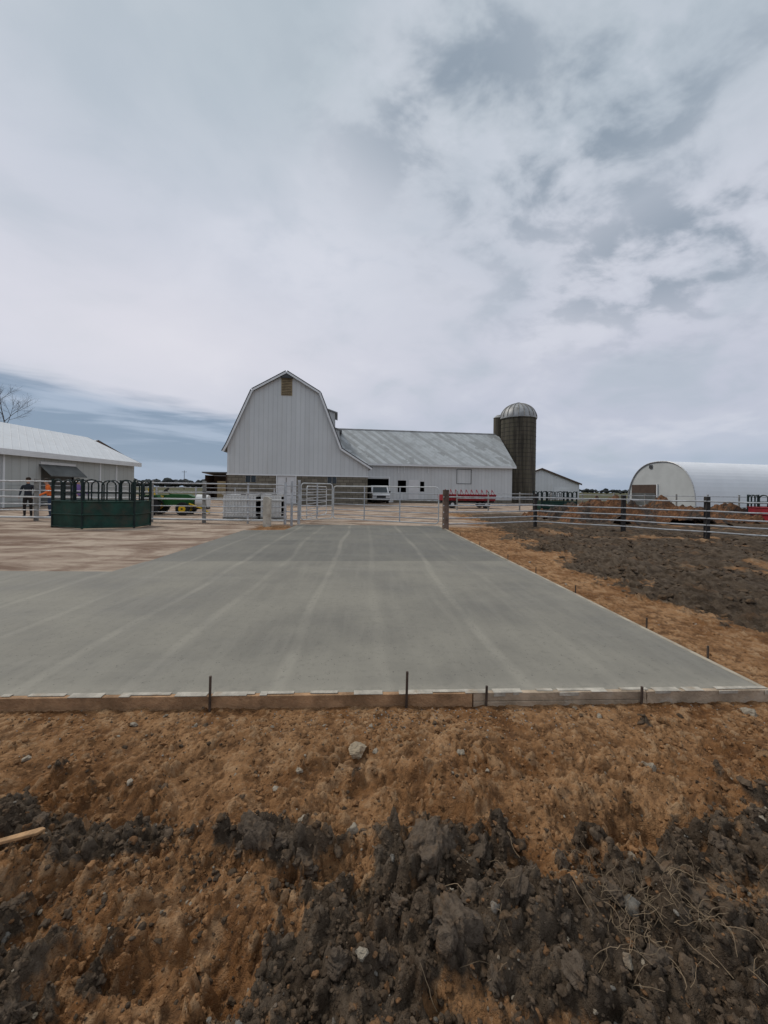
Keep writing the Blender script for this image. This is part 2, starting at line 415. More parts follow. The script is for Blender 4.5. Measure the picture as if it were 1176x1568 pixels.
mb.box(-.942,.06,-.04,-.003,-.15,.002,'board_cement')
mb.obj('front_board_2',fr,bevel=.003)
mb=MB()
for i in range(4): mb.box(.003,.043,.0+i*3.35,3.34+i*3.35,-.13,.003,'board_side')
mb.obj('side_board',fr,bevel=.003)
mb=MB();x=-9.
while x<.02:
    w_=random.uniform(.05,.25);y0_=-.045-random.uniform(0,.004) if random.random()<.45 else -.025
    mb.box(x,min(.03,x+w_),y0_,.01,.0045,.0065+random.uniform(.001,.003),'cement_smear')
    if x>-2.3 and random.random()<.5: mb.box(x,x+w_*.6,-.0475,-.0425 if x>-.94 else -.0435,-random.uniform(.01,.04),.0044,'cement_smear')
    x+=w_+random.choice([.001,.04,.12])
mb.obj('cement_lip',fr)
mb=MB()
def stake(px,top):
    best=None
    for k in range(2000):
        l=-7+k*.004;x,y=loc2w(l,-.058)
        p=CX+F*x/y*math.cos(R)-F*H/y*math.sin(R)
        if best is None or abs(p-px)<best[0]: best=(abs(p-px),l,y)
    l=best[1];zt=H-(uv(px,top)[1])*best[2]/F
    mb.cyl((l,-.06,-.2),(l+.004,-.062,zt),.0095,'stake',8)
for p,t in((321,1035),(622,1028),(744,1050),(982,1051)): stake(p,t)
for l in(.53,1.3,2.76,4.1,5.5,7.6,9.8): mb.cyl((.058,l,-.2),(.062,l,.11),.009,'stake',8)
mb.obj('stakes',fr)
# ---------------------------------------------------------------- clods / stones
def tmpl(sub,seed,planes=9,nz=.12,dmin=.62):
    bm=bmesh.new();bmesh.ops.create_icosphere(bm,subdivisions=sub,radius=1)
    v=np.array([p.co[:] for p in bm.verts]);f=np.array([[q.index for q in a.verts] for a in bm.faces]);bm.free()
    r=np.random.default_rng(seed)
    for _ in range(planes):
        n=r.normal(size=3);n/=np.linalg.norm(n);d=dmin+.3*r.random()
        k=np.maximum(0,v@n-d);v=v-k[:,None]*n*.95
    v=v*(1+nz*fbm(v[:,0]*1.8+seed,v[:,1]*1.8+v[:,2]*1.7,4,seed,.65)[:,None])
    v=v*(np.array([1,.85,.66])*(.85+.3*r.random(3)))
    return v,f
T3=[tmpl(3,100+i,11,.28,.5) for i in range(8)];T2=[tmpl(2,200+i,9,.25,.5) for i in range(10)];T5=[tmpl(5,300+i,13,.36,.5) for i in range(6)]
T,b=newmat('clod_mat')
a=T.n('ShaderNodeAttribute',attribute_name='col').outputs['Color']
pos=T.n('ShaderNodeNewGeometry').outputs['Position']
n1=T.noise(pos,50,4,.75);n2=T.noise(pos,12,4,.65)
c=T.mix(T.m('MULTIPLY',T.ss(n1,.4,.65),.6),a,T.mix(1.,a,(.45,.42,.40),'MULTIPLY'))
c=T.mix(T.m('MULTIPLY',T.ss(n2,.50,.64),.40),c,(.19,.115,.062))
T.nt.links.new(c,b.inputs['Base Color']);b.inputs['Roughness'].default_value=1.;b.inputs['Specular IOR Level'].default_value=.08
bp=T.n('ShaderNodeBump',{'Height':n1,'Strength':1.,'Distance':.012});T.nt.links.new(bp.outputs[0],b.inputs['Normal'])
def scatter(name,items,smooth=False):
    V=[];Fc=[];C=[];o=0
    for x,y,zz,s,t,col in items:
        v,f=t;an=random.random()*6.283;tl=random.uniform(-.7,.7)
        Rm=np.array(Matrix.Rotation(an,3,'Z')@Matrix.Rotation(tl,3,'X'))
        w=(v@Rm.T)*s+np.array([x,y,zz]);V.append(w);Fc.append(f+o);o+=len(v)
        C.append(np.tile(np.array([*col,1.]),(len(v),1)))
    V=np.concatenate(V);Fc=np.concatenate(Fc);C=np.concatenate(C)
    me=bpy.data.meshes.new(name);me.from_pydata(V.tolist(),[],Fc.tolist())
    if smooth: me.polygons.foreach_set('use_smooth',[True]*len(me.polygons))
    at=me.color_attributes.new('col','FLOAT_COLOR','POINT');at.data.foreach_set('color',C.astype(np.float32).ravel())
    me.materials.append(M['clod_mat']);ob=bpy.data.objects.new(name,me);sc.collection.objects.link(ob)
    return ob
def hs(x,y): return height(x[None,:],y[None,:])[0],darkmask(x[None,:],y[None,:],True)[0]
items=[]
def jit(c,a=.25):
    k=1+random.uniform(-a,a);return [q*k for q in c]
DK=(.112,.082,.057)
n=32000
yy=.9+rng.random(n)**1.2*2.05;xx=(rng.random(n)*2-1)*(yy*1.05+.3)
hz,dm=hs(xx,yy);_,lyy=w2loc(xx,yy)
cl=fbm(xx*3,yy*3,3,88)
for i in range(n):
    if lyy[i]>-.09: continue
    if dm[i]>.42:
        if random.random()<.30: continue
        s=min(.034,.0050*math.exp(random.gauss(.2,.65)))
        col=jit(DK,.35) if random.random()<.88 else (jit((.22,.12,.06)) if random.random()<.8 else jit((.22,.20,.17)))
    else:
        if random.random()>.32+max(0,cl[i])*1.1+dm[i]*.8: continue
        s=min(.028,.0042*math.exp(random.gauss(.15,.65)))
        if lyy[i]>-.2: s=min(s,.009)
        r=random.random();kd=.12+dm[i]*1.3
        col=jit(DK,.3) if r<kd else (jit((.28,.152,.072),.4) if r<.98 else jit((.36,.31,.24)))
    items.append((xx[i],yy[i],hz[i]+s*.1,s,T3[i%8] if s>.012 else T2[i%10],col))
scatter('soil_clods',items,True)
items=[]
for px,py,w,k in [(655,1312,50,0),(690,1452,46,1),(397,1303,28,2),(468,1312,26,3),(432,1296,18,1),(738,1312,24,4),(792,1412,26,5),(722,1400,24,2),
    (770,1345,15,0),(860,1320,16,3),(900,1350,20,4),(1020,1330,20,5),(1100,1300,18,1),(1150,1330,20,0),(1060,1400,26,2),(940,1400,20,3),(860,1440,20,1),
    (600,1265,15,4),(560,1275,13,5),(520,1330,14,2),(590,1480,18,0),(520,1500,20,1),(1130,1450,26,3),(1000,1490,24,4),(880,1520,24,5),(760,1520,26,0),
    (640,1370,18,3),(610,1400,18,4),(1110,1370,16,2),(820,1370,16,5),(370,1295,14,0),(25,1380,16,2),(60,1260,15,5),(20,1545,28,3),(1160,1250,12,2)]:
    x,y=G(px,py,-.06);z0=zat(x,y);s=w*(y/F)
    items.append((x,y,z0+s*.1,s,T5[k],jit((.130,.100,.074),.15)))
scatter('large_soil_clods',items,True)
items=[]
n=6200
ly_=rng.random(n)**1.2*12+.3;lx_=.15+rng.random(n)**1.1*14
xx=RX+lx_*ce-ly_*se;yy=RY+lx_*se+ly_*ce
hz,dm=hs(xx,yy)
cl=fbm(xx*.8,yy*.8,3,88)
for i in range(n):
    if dm[i]>.4:
        if random.random()>.7+cl[i]*.9: continue
        s=min(.095,.022*math.exp(random.gauss(0,.6)));col=jit(DK,.4)
    else:
        if random.random()<.4: continue
        s=min(.045,.010*math.exp(random.gauss(0,.5)));col=jit((.28,.15,.07)) if random.random()<.9 else jit((.38,.34,.28))
    items.append((xx[i],yy[i],hz[i]+s*.1,s,T2[i%10],col))
scatter('earth_clods',items)
items=[]
for i in range(420):
    l=random.uniform(-6.5,1.2);d=.08+abs(random.gauss(0,.2))
    if random.random()<.5: l=random.gauss(-2.6,.5)
    x,y=loc2w(l,-d);items.append((x,y,0,random.uniform(.0025,.008),T2[i%10],jit((.32,.30,.27))))
for i in range(160):
    y=random.uniform(1.0,2.8);x=random.uniform(-1.1,1.1)*y
    items.append((x,y,0,min(.013,.005*math.exp(random.gauss(0,.5))),T3[i%8],jit((.36,.31,.24))))
for px,py,w in [(205,1112,7),(254,1096,5),(40,1167,9),(460,1182,7),(575,1150,6),(770,1075,5),(918,1096,6),(1150,1094,11),(995,1172,10),(707,1162,6),(690,1416,6),(193,1348,6),(556,1512,12),(968,1322,8),(960,1505,12),(985,1510,9),(1165,1285,7),(880,1085,5)]:
    x,y=G(px,py,-.09);items.append((x,y,0,w*y/F,T3[int(px)%8],jit((.36,.31,.24),.1)))
hx=np.array([i[0] for i in items]);hy=np.array([i[1] for i in items]);hz,_=hs(hx,hy)
items=[(a[0],a[1],hz[i]+a[3]*.2,a[3],a[4],a[5]) for i,a in enumerate(items)]
scatter('gravel',items)
x,y=G(546,1143,-.07)
v,f=tmpl(5,911,14,.12,.5)
mb=MB();mb.add((v*.085).tolist(),f.tolist(),'stone_pale');mb.obj('rock',loc=(x,y,zat(x,y)+.02),rz=.5)
x0,y0=G(-6,1314,-.08);x1,y1=G(56,1300,-.08)
mb=MB();mb.prism([(0,-.010),(.14,-.016),(.165,0),(.15,.014),(.0,.012)],'z',0,.014,'stick_wood')
mb.obj('wood_scrap',loc=(x0,y0,zat((x0+x1)/2,(y0+y1)/2)+.018),rz=math.atan2(y1-y0,x1-x0)+.1,bevel=.003)
mb=MB()
for i in range(190):
    px=random.gauss(1005,42);py=random.gauss(1405,38)
    if i>120: px=random.uniform(640,1170);py=random.uniform(1300,1540)
    x,y=G(px,py,-.05);zz=zat(x,y)+.025;p=[Vector((x,y,zz))];d=Vector((random.uniform(-1,1),random.uniform(-1,.4),random.uniform(-.1,.5))).normalized()
    for k in range(6):
        d=(d+Vector((random.gauss(0,.3),random.gauss(0,.3),random.gauss(-.12,.2)))).normalized();p.append(p[-1]+d*random.uniform(.01,.024))
    mb.tube(p,.001,'root_fibre',3)
mb.obj('dry_roots')
T,b=newmat('pile_mat')
pos=T.n('ShaderNodeNewGeometry').outputs['Position']
n1=T.noise(pos,.7,5,.65);n2=T.noise(pos,7,5,.7)
c=T.mix(T.ss(n1,.46,.56),(.22,.10,.042),(.075,.055,.040));c=T.mix(T.m('MULTIPLY',T.ss(n2,.45,.65),.6),c,(.045,.032,.024))
T.nt.links.new(c,b.inputs['Base Color']);b.inputs['Roughness'].default_value=.95
bp=T.n('ShaderNodeBump',{'Height':n2,'Strength':1.,'Distance':.1});T.nt.links.new(bp.outputs[0],b.inputs['Normal'])
def pile(px,Yd,rx,ry,hh,sd):
    N=90;g=np.linspace(-1,1,N);A,B=np.meshgrid(g,g);r=np.hypot(A,B)*(1+.25*fbm(A*1.5+sd,B*1.5,3,sd+5))
    z=np.clip(1-r,0,1)**.6*(1+.7*fbm(A*2.5+sd,B*2.5,4,sd))*hh+(fbm(A*9,B*9+sd,4,sd+1)*.16)*(r<.95)-.12
    v=np.stack([A*rx,B*ry,z],-1).reshape(-1,3);id=np.arange(N*N).reshape(N,N)
    q=np.stack([id[:-1,:-1],id[:-1,1:],id[1:,1:],id[1:,:-1]],-1).reshape(-1,4)
    X0,_=W(px,750,Yd);mb=MB();mb.add(v.tolist(),q.tolist(),'pile_mat');mb.obj('dirt_pile',loc=(X0,Yd,-.02),smooth=False)
pile(925,21,3.0,2.,1.05,3);pile(1020,22,3.6,2.2,1.0,9);pile(870,24,2.8,2,.7,14);pile(1110,23,3.4,2,.8,19)
# ---------------------------------------------------------------- gambrel barn
X0=W(437,750,36)[0];BR=math.radians(7)
bn=empty('gambrel_barn',(X0,36,0),BR);L=19.
prof=[(-5.25,2.72),(-5.25,5.25),(-3.05,10.4),(0,12.2),(3.05,10.4),(5.1,5.2),(6.7,4.2),(7.75,3.55),(7.75,2.72)]
mb=MB()
mb.prism(prof,'y',0,L,'siding');mb.obj('walls',bn)
mb=MB()
ops=[(-3.6,-2.7,2.0,2.62),(3.9,4.7,2.0,2.62),(-.75,.9,0,2.62)]
mb.wall(12.9,2.7,ops,'block',y=.03,x0=-5.22)
mb.box(-5.22+.1,7.68,.6,L-.05,0,2.7,'interior')
mb.wall(L-.06,2.7,[],'block',y=-5.22,x0=.03,axis='y');mb.wall(L-.06,2.7,[],'block',y=7.7,x0=.03,axis='y')
mb.obj('block_base',bn)
mb=MB()
for a,bb in((-3.6,-2.7),(3.9,4.7)):
    mb.box(a,bb,.12,.16,2.0,2.62,'glass_dark')
    mb.box(a-.04,a,.0,.1,1.96,2.66,'grey_post');mb.box(bb,bb+.04,.0,.1,1.96,2.66,'grey_post');mb.box((a+bb)/2-.03,(a+bb)/2+.03,.06,.11,2.0,2.62,'grey_post')
mb.obj('windows',bn)
mb=MB();mb.box(-.75,.9,.06,.12,0,2.62,'white_paint');mb.box(-.85,-.76,-.03,.05,0,2.7,'trim_white');mb.box(.91,1.,-.03,.05,0,2.7,'trim_white')
mb.box(.02,.1,.03,.058,.1,2.5,'grey_post');mb.obj('door',bn)
mb=MB();mb.box(-.5,.5,-.05,-.005,10.15,11.75,'tan_wood')
for k in range(10): mb.box(-.45,.45,-.08,-.052,10.22+k*.15,10.27+k*.15,'brown_trim')
mb.obj('hay_door',bn)
mb=MB();mb.box(-5.3,7.78,-.04,-.004,2.64,2.76,'trim_white')
mb.obj('sill_band',bn)
mb=MB();mb2=MB()
rp=[(-5.55,4.75),(-5.2,5.4),(-3.05,10.45),(0,12.25),(3.05,10.45),(5.1,5.25),(6.7,4.25),(8.05,3.42)]
for i in range(len(rp)-1):
    p=Vector(rp[i]);q_=Vector(rp[i+1]);d=(q_-p).normalized();nn=Vector((-d.y,d.x))
    if nn.y<0 : nn=-nn
    if i<3 and nn.x>0: nn=-nn
    a=p+nn*.02;c_=q_+nn*.02
    mb.prism([tuple(a),tuple(c_),tuple(c_+nn*.09),tuple(a+nn*.09)],'y',-.3,L+.3,'roof_barn')
    a2=p-nn*.08;c2=q_-nn*.08
    mb2.prism([tuple(a2),tuple(c2),tuple(q_+nn*.09),tuple(p+nn*.09)],'y',-.36,-.303,'trim_white')
    mb2.prism([tuple(p+nn*.095),tuple(q_+nn*.095),tuple(q_+nn*.17),tuple(p+nn*.17)],'y',-.37,.1,'dark_trim')
mb2.prism([(-.55,11.72),(.55,11.72),(0,12.18)],'y',-.3,-.01,'dark_trim')
mb.obj('roof',bn);mb2.obj('fascia',bn)
mb=MB()
mb.prism([(2.6,7.3),(4.45,6.9),(4.45,9.7),(2.9,10.2)],'y',5,9,'siding');mb.prism([(2.7,10.27),(4.75,9.6),(4.75,9.72),(2.7,10.4)],'y',4.8,9.2,'roof_barn')
mb.prism([(3.0,6),(5.0,5.6),(5.0,8.6),(3.0,9.2)],'y',10,14,'siding');mb.prism([(2.9,9.23),(5.3,8.5),(5.3,8.62),(2.9,9.36)],'y',9.8,14.2,'roof_barn')
mb.box(4.46,4.48,5.6,8.4,8.2,9.4,'dark_trim')
mb.obj('dormers',bn)
# ---------------------------------------------------------------- long wing
wx0,wy0=-6.0,44.6
wg=empty('dairy_barn_wing',(wx0,wy0,0),math.radians(7.8));LW=22.0
ex=4.7;rz_=9.1
mb=MB()
ops=[(3.4,6.6,0,2.75),(7.7,8.7,1.2,2.6),(10.4,10.9,1.3,2.5)]
mb.wall(LW,ex,ops,'siding')
mb.poly([(LW,0,0),(LW,10,0),(LW,10,ex),(LW,5,rz_),(LW,0,ex)],'siding')
mb.poly([(0,0,0),(0,10,0),(0,10,ex),(0,5,rz_),(0,0,ex)],'siding')
mb.poly([(0,10,0),(LW,10,0),(LW,10,ex),(0,10,ex)],'siding')
mb.poly([(0,5,0),(LW,5,0),(LW,5,4),(0,5,4)],'interior')
mb.obj('walls',wg)
mb=MB()
t=.12
mb.prism([(-.45,ex-.30),(5,rz_),(5,rz_+t),(-.45,ex-.30+t)],'x',-.3,LW+.35,'roof_metal')
mb.prism([(10.45,ex-.30),(5.003,rz_),(5.003,rz_+t),(10.45,ex-.30+t)],'x',-.3,LW+.35,'roof_metal')
mb.cyl((-.3,5,rz_+.1),(LW+.35,5,rz_+.1),.12,'dome_metal',8)
mb.obj('roof',wg)
mb=MB()
mb.box(-.3,LW+.3,-.5,-.46,ex-.42,ex-.2,'trim_white')
mb.prism([(-.45,ex-.42),(5,rz_-.12),(5,rz_-.003),(-.45,ex-.303)],'x',LW+.25,LW+.34,'trim_white')
mb.box(14.9,14.96,-.05,-.003,2.3,4.1,'dark_door');mb.box(16.7,16.76,-.05,-.003,2.3,4.1,'dark_door');mb.box(14.963,16.697,-.05,-.003,4.04,4.1,'dark_door');mb.box(14.963,16.697,-.045,-.003,2.3,2.36,'dark_door')
mb.box(3.25,3.39,-.06,-.003,0,2.9,'trim_white');mb.box(6.61,6.75,-.06,-.003,0,2.9,'trim_white');mb.box(3.25,6.75,-.065,-.003,2.905,3.02,'trim_white')
mb.box(9.0,10.2,-.05,-.003,.4,2.7,'white_paint')
mb.box(.01,3.2,-.03,-.003,0,.9,'block');mb.box(7.2,LW-.01,-.03,-.003,0,.38,'block')
for k in (7.7,8.4,11.3): mb.box(k,k+.08,-.1,-.06,3.5,4.3,'trim_white')
mb.obj('trim',wg)
# silo
Xs=W(792,750,52)[0]
sl=empty('silo',(Xs,52,0))
mb=MB();mb.cyl((0,0,0),(0,0,11.3),2.28,'silo_stave',48);mb.obj('shaft',sl,smooth=True)
mb=MB()
for k in range(20):
    zz=.4+k*.56;N=40;
    for i in range(N):
        a0=2*math.pi*i/N;a1=2*math.pi*(i+1)/N
        mb.cyl((2.29*math.cos(a0),2.29*math.sin(a0),zz),(2.29*math.cos(a1),2.29*math.sin(a1),zz),.018,'black_metal',4)
mb.obj('hoops',sl)
mb=MB();N=40;K=10
vs=[];fs=[]
for j in range(K+1):
    ph=math.pi/2*j/K
    for i in range(N):
        a=2*math.pi*i/N;r=2.33*math.cos(ph)+.02
        vs.append((r*math.cos(a),r*math.sin(a),11.3+2.0*math.sin(ph)))
for j in range(K):
    for i in range(N): fs.append((j*N+i,j*N+(i+1)%N,(j+1)*N+(i+1)%N,(j+1)*N+i))
mb.add(vs,fs,'dome_metal')
for i in range(20):
    a=2*math.pi*i/20;p=[((2.36*math.cos(math.pi/2*j/K)+.02)*math.cos(a),(2.36*math.cos(math.pi/2*j/K)+.02)*math.sin(a),11.3+2.03*math.sin(math.pi/2*j/K)) for j in range(K+1)]
    mb.tube(p,.05,'grey_post',4)
mb.cyl((0,0,11.2),(0,0,11.36),2.4,'dome_metal',40);mb.cyl((0,0,13.2),(0,0,13.45),.25,'dome_metal',12)
mb.obj('dome',sl,smooth=True)
mb=MB();mb.cyl((-2.3,.9,0),(-2.3,.9,11.5),.75,'silo_stave',20);mb.cyl((-2.3,.9,11.5),(-2.3,.9,11.9),.8,'dome_metal',20,.35)
mb.obj('chute',sl,smooth=True)
def gablehouse(name,loc,rz,w,l,ez,rzz,wall,roof,trim,over=.35):
    e=empty(name,loc,rz)
    mb=MB();mb.prism([(-w/2,0),(w/2,0),(w/2,ez),(0,rzz),(-w/2,ez)],'y',0,l,wall);mb.obj('walls',e)
    s=(rzz-ez)/(w/2);o=over
    mb=MB()
    for sg in(-1,1):
        mb.prism([(sg*.002,rzz+.02),(sg*(w/2+o),ez-o*s+.02),(sg*(w/2+o),ez-o*s+.16),(sg*.002,rzz+.16)],'y',-o,l+o,roof)
    mb.obj('roof',e)
    mb=MB()
    for sg in(-1,1):
        mb.prism([(sg*.002,rzz-.15),(sg*(w/2+o),ez-o*s-.15),(sg*(w/2+o),ez-o*s+.17),(sg*.002,rzz+.17)],'y',-o-.06,-o-.003,trim)
        mb.prism([(sg*.002,rzz-.15),(sg*(w/2+o),ez-o*s-.15),(sg*(w/2+o),ez-o*s+.17),(sg*.002,rzz+.17)],'y',l+o+.003,l+o+.06,trim)
    mb.obj('fascia',e);return e
Xh,Zp=W(829,718,75);Xe,Ze=W(887,741,75)
e=gablehouse('white_garage',(Xh,75,0),0,2*(Xe-Xh),12,Ze,Zp,'siding_far','roof_light','brown_trim')
mb=MB();mb.box(2.5,5.5,-.05,-.003,0,2.4,'trim_white');mb.box(-3,-2,-.05,-.003,0,2.1,'dark_door');mb.obj('doors',e)
lb=empty('long_white_barn',(-24.4,0,0))
mb=MB()
ez=3.8;rg=6.1;hw=4.9
ops=[(27.4,30.3,0,2.95)]
mb.wall(43.6,ez,ops,'siding_grey',y=0,x0=-6,axis='y')
mb.prism([(-2*hw,0),(-.02,0),(-.02,ez-.02),(-hw,rg),(-2*hw,ez)],'y',37.55,37.6,'siding_grey')
mb.prism([(-2*hw,0),(-.02,0),(-.02,ez-.02),(-hw,rg),(-2*hw,ez)],'y',-6,-5.95,'siding_grey')
mb.box(-2*hw,-2*hw+.05,-5.9,37.5,0,ez,'siding_grey')
mb.obj('walls',lb)
mb=MB();s_=(rg-ez)/hw
mb.prism([(-hw+.001,rg+.02),(.4,ez-.4*s_+.02),(.4,ez-.4*s_+.14),(-hw+.001,rg+.14)],'y',-6.3,38,'roof_light')
mb.prism([(-hw-.001,rg+.02),(-2*hw-.4,ez-.4*s_+.02),(-2*hw-.4,ez-.4*s_+.14),(-hw-.001,rg+.14)],'y',-6.3,38,'roof_light')
mb.obj('roof',lb)
mb=MB();mb.box(.41,.47,-6.3,38,ez-.42,ez-.04,'trim_white')
mb.prism([(-hw,rg-.1),(.4,ez-.4*s_-.1),(.4,ez-.4*s_+.14),(-hw,rg+.14)],'y',38.003,38.06,'brown_trim')
mb.box(.003,.06,27.3,30.4,2.96,3.15,'trim_white')
mb.box(-.2,-.12,27.4,30.3,0,2.95,'dark_door')
mb.prism([(.01,2.9),(.9,2.1),(.9,2.16),(.01,2.96)],'y',27.2,30.5,'dark_door')
for yk in (22.,24.6,33,35): mb.box(.003,.07,yk,yk+.12,0,3.6,'trim_white')
mb.obj('trim',lb)
e=gablehouse('grey_shed',(-40.5,54,0),math.pi/2,12,14,5.9,7.7,'dark_door','roof_light','brown_trim')
hp=empty('hoop_building',(W(1066,750,40)[0],40,0),math.radians(11.5))
Lh=34;wd=8.6;ht=5.15
hpf=[]
for i in range(33):
    a=math.pi*i/32;cx_=math.cos(a);sx_=math.sin(a)
    hpf.append((wd/2-wd/2*math.copysign(abs(cx_)**.85,cx_),ht*max(0,sx_)**.85))
mb=MB()
for i in range(32):
    p=hpf[i];q_=hpf[i+1];mb.poly([(0,p[0],p[1]),(Lh,p[0],p[1]),(Lh,q_[0],q_[1]),(0,q_[0],q_[1])],'fabric')
mb.obj('fabric_roof',hp,smooth=True)
mb=MB();mb.poly([(.05,p[0]*.99+.04,p[1]*.99) for p in hpf],'fabric_end');mb.poly([(Lh-.05,p[0]*.99+.04,p[1]*.99) for p in hpf],'fabric_end');mb.obj('end_wall',hp)
mb=MB();mb.box(-.06,.02,4.6,8.0,0,2.5,'brown_trim');mb.box(-.09,-.062,4.7,7.9,0,1.5,'dark_door');mb.box(-.08,.02,4.45,4.58,0,2.6,'trim_white');mb.box(-.05,.02,5.2,5.6,4.4,4.8,'dark_trim')
for i in range(32): mb.cyl((-.02,hpf[i][0],hpf[i][1]),(-.02,hpf[i+1][0],hpf[i+1][1]),.06,'galv',6)
mb.obj('door_and_frame',hp)
Xa,_=W(330,750,45)
e=empty('livestock_shed',(Xa,45,0))
mb=MB();mb.box(-1.2,1.2,2.4,2.5,0,2.9,'brown_trim');mb.box(-1.25,-1.2,0,2.5,0,2.9,'brown_trim');mb.box(1.2,1.25,0,2.5,0,2.9,'brown_trim');mb.box(.2,1.19,0,.05,0,2.2,'tan_wood');mb.obj('walls',e)
mb=MB();mb.prism([(-.3,3.15),(2.8,2.92),(2.8,3.02),(-.3,3.27)],'x',-1.5,1.5,'roof_dark');mb.obj('roof',e)
Xp,_=W(282,740,190)
mb=MB();mb.cyl((0,0,0),(0,0,9.5),.16,'bark',8,.11);mb.box(-1.2,1.2,-.06,.06,8.7,8.85,'bark')
for k in(-1,0,1): mb.cyl((k,0,8.85),(k,0,9.05),.05,'glass_dark',6)
mb.obj('utility_pole',loc=(Xp,190,0))
# ---------------------------------------------------------------- fences
def postcyl(mb,x,y,z0,z1,r,mat,n=12): mb.cyl((x,y,z0),(x,y,z1),r,mat,n,r*.95)
yf=16.4
mb=MB()
xl=[W(px,750,yf)[0] for px in(-330,-220,-80,56,140,232,313,380)]
xR=W(438,750,yf)[0]
for i,x in enumerate(xl): mb.box(x-.06,x+.06,yf-.06,yf+.06,-.3,1.75,'grey_post') if i in(0,2,3,5,6) else postcyl(mb,x,yf,-.3,1.7,.045,'galv')
for zz,r in((.12,.04),(.42,.02),(.68,.02),(.98,.032),(1.25,.02),(1.64,.028)):
    mb.cyl((xl[0],yf-.1,zz),(xR,yf-.1,zz),r,'white_pipe' if r>.03 else 'galv',8)
mb.obj('pipe_fence')
mb=MB();yb=25
for px in range(0,480,60):
    x=W(px,750,yb)[0];postcyl(mb,x,yb,-.2,1.5,.05,'galv')
for zz in(.4,.8,1.2,1.45): mb.cyl((W(0,750,yb)[0],yb,zz),(W(480,750,yb)[0],yb,zz),.022,'galv',6)
mb.obj('pipe_fence')
mb=MB();x=W(410,750,15.9)[0];mb.box(x-.14,x+.14,15.75,15.98,-.3,1.05,'white_post');mb.prism([(x-.14,1.053),(x+.14,1.053),(x+.06,1.12),(x-.1,1.14)],'y',15.76,15.97,'white_post');mb.obj('wooden_post')
mb=MB()
for px,Yp,zt,r in((437,16.3,1.75,.06),(447,15.9,1.8,.055),(458,16.5,1.85,.065)):
    x=W(px,750,Yp)[0];postcyl(mb,x,Yp,-.3,zt,r,'galv')
xa=W(437,750,16.3)[0];xb=W(458,750,16.5)[0]
for zz in(.15,.5,.85,1.2,1.6): mb.cyl((xa,16.3,zz),(xb,16.5,zz),.025,'galv')
mb.obj('gate_post')
gp=W(679,750,15.2)[0]+.1
mb=MB();postcyl(mb,gp,15.2,-.4,1.52,.13,'wood_post',14);mb.obj('wooden_gate_post')
def gate(px0,Y0,px1,Y1,zb=.16,zt=1.6,nr=6,vert=(.33,.66)):
    a=Vector((W(px0,750,Y0)[0],Y0,0));bq=Vector((W(px1,750,Y1)[0],Y1,0))
    mb=MB();c=.12;z=Vector((0,0,1));d=(bq-a).normalized();r=.024
    mb.tube([a+z*(zb+c),a+d*c*.3+z*(zb+c*.3),a+d*c+z*zb,bq-d*c+z*zb,bq-d*c*.3+z*(zb+c*.3),bq+z*(zb+c),bq+z*(zt-c),bq-d*c*.3+z*(zt-c*.3),bq-d*c+z*zt,a+d*c+z*zt,a+d*c*.3+z*(zt-c*.3),a+z*(zt-c),a+z*(zb+c)],r,'white_pipe',8)
    for k in range(1,nr):
        zz=zb+(zt-zb)*(k/nr)**1.15;mb.cyl(a+z*zz,bq+z*zz,.019,'galv',8)
    for f_ in vert:
        p=a.lerp(bq,f_);mb.box(p.x-.025,p.x+.025,p.y-.012,p.y+.012,zb,zt,'galv')
    return mb.obj('tube_gate')
gate(461,16.5,509,17.6,.15,1.72,7,(.5,))
gate(511,17.6,672,15.5,.15,1.62,6,(.32,.66))
gate(470,17.0,500,21,.15,1.6,6,(.5,))
mb=MB()
ps=[(679,15.2),(820,17.3),(955,15.4),(1083,13.6),(1215,12.2),(1400,10.6)]
pts=[(W(p,750,y)[0],y) for p,y in ps]
for i,(x,y) in enumerate(pts):
    if i: mb.box(x-.065,x+.065,y-.065,y+.065,-.4,1.40,'dark_post')
for i in range(len(pts)-1):
    (x0_,y0_),(x1_,y1_)=pts[i],pts[i+1]
    for zz in(.17,.40,.64,.90,1.24):
        sg=[(x0_,y0_-.09,zz),((x0_+x1_)/2,(y0_+y1_)/2-.09,zz-.015),(x1_,y1_-.09,zz)]
        mb.tube(sg,.027,'galv',8)
mb.obj('pipe_fence')
mb=MB();yb=30
for px in range(700,1300,48):
    x=W(px,750,yb)[0];postcyl(mb,x,yb,-.2,1.45,.06,'grey_post')
for zz in(.5,.9,1.3): mb.cyl((W(700,750,yb)[0],yb-.08,zz),(W(1300,750,yb)[0],yb-.08,zz),.03,'galv',6)
mb.obj('pipe_fence')
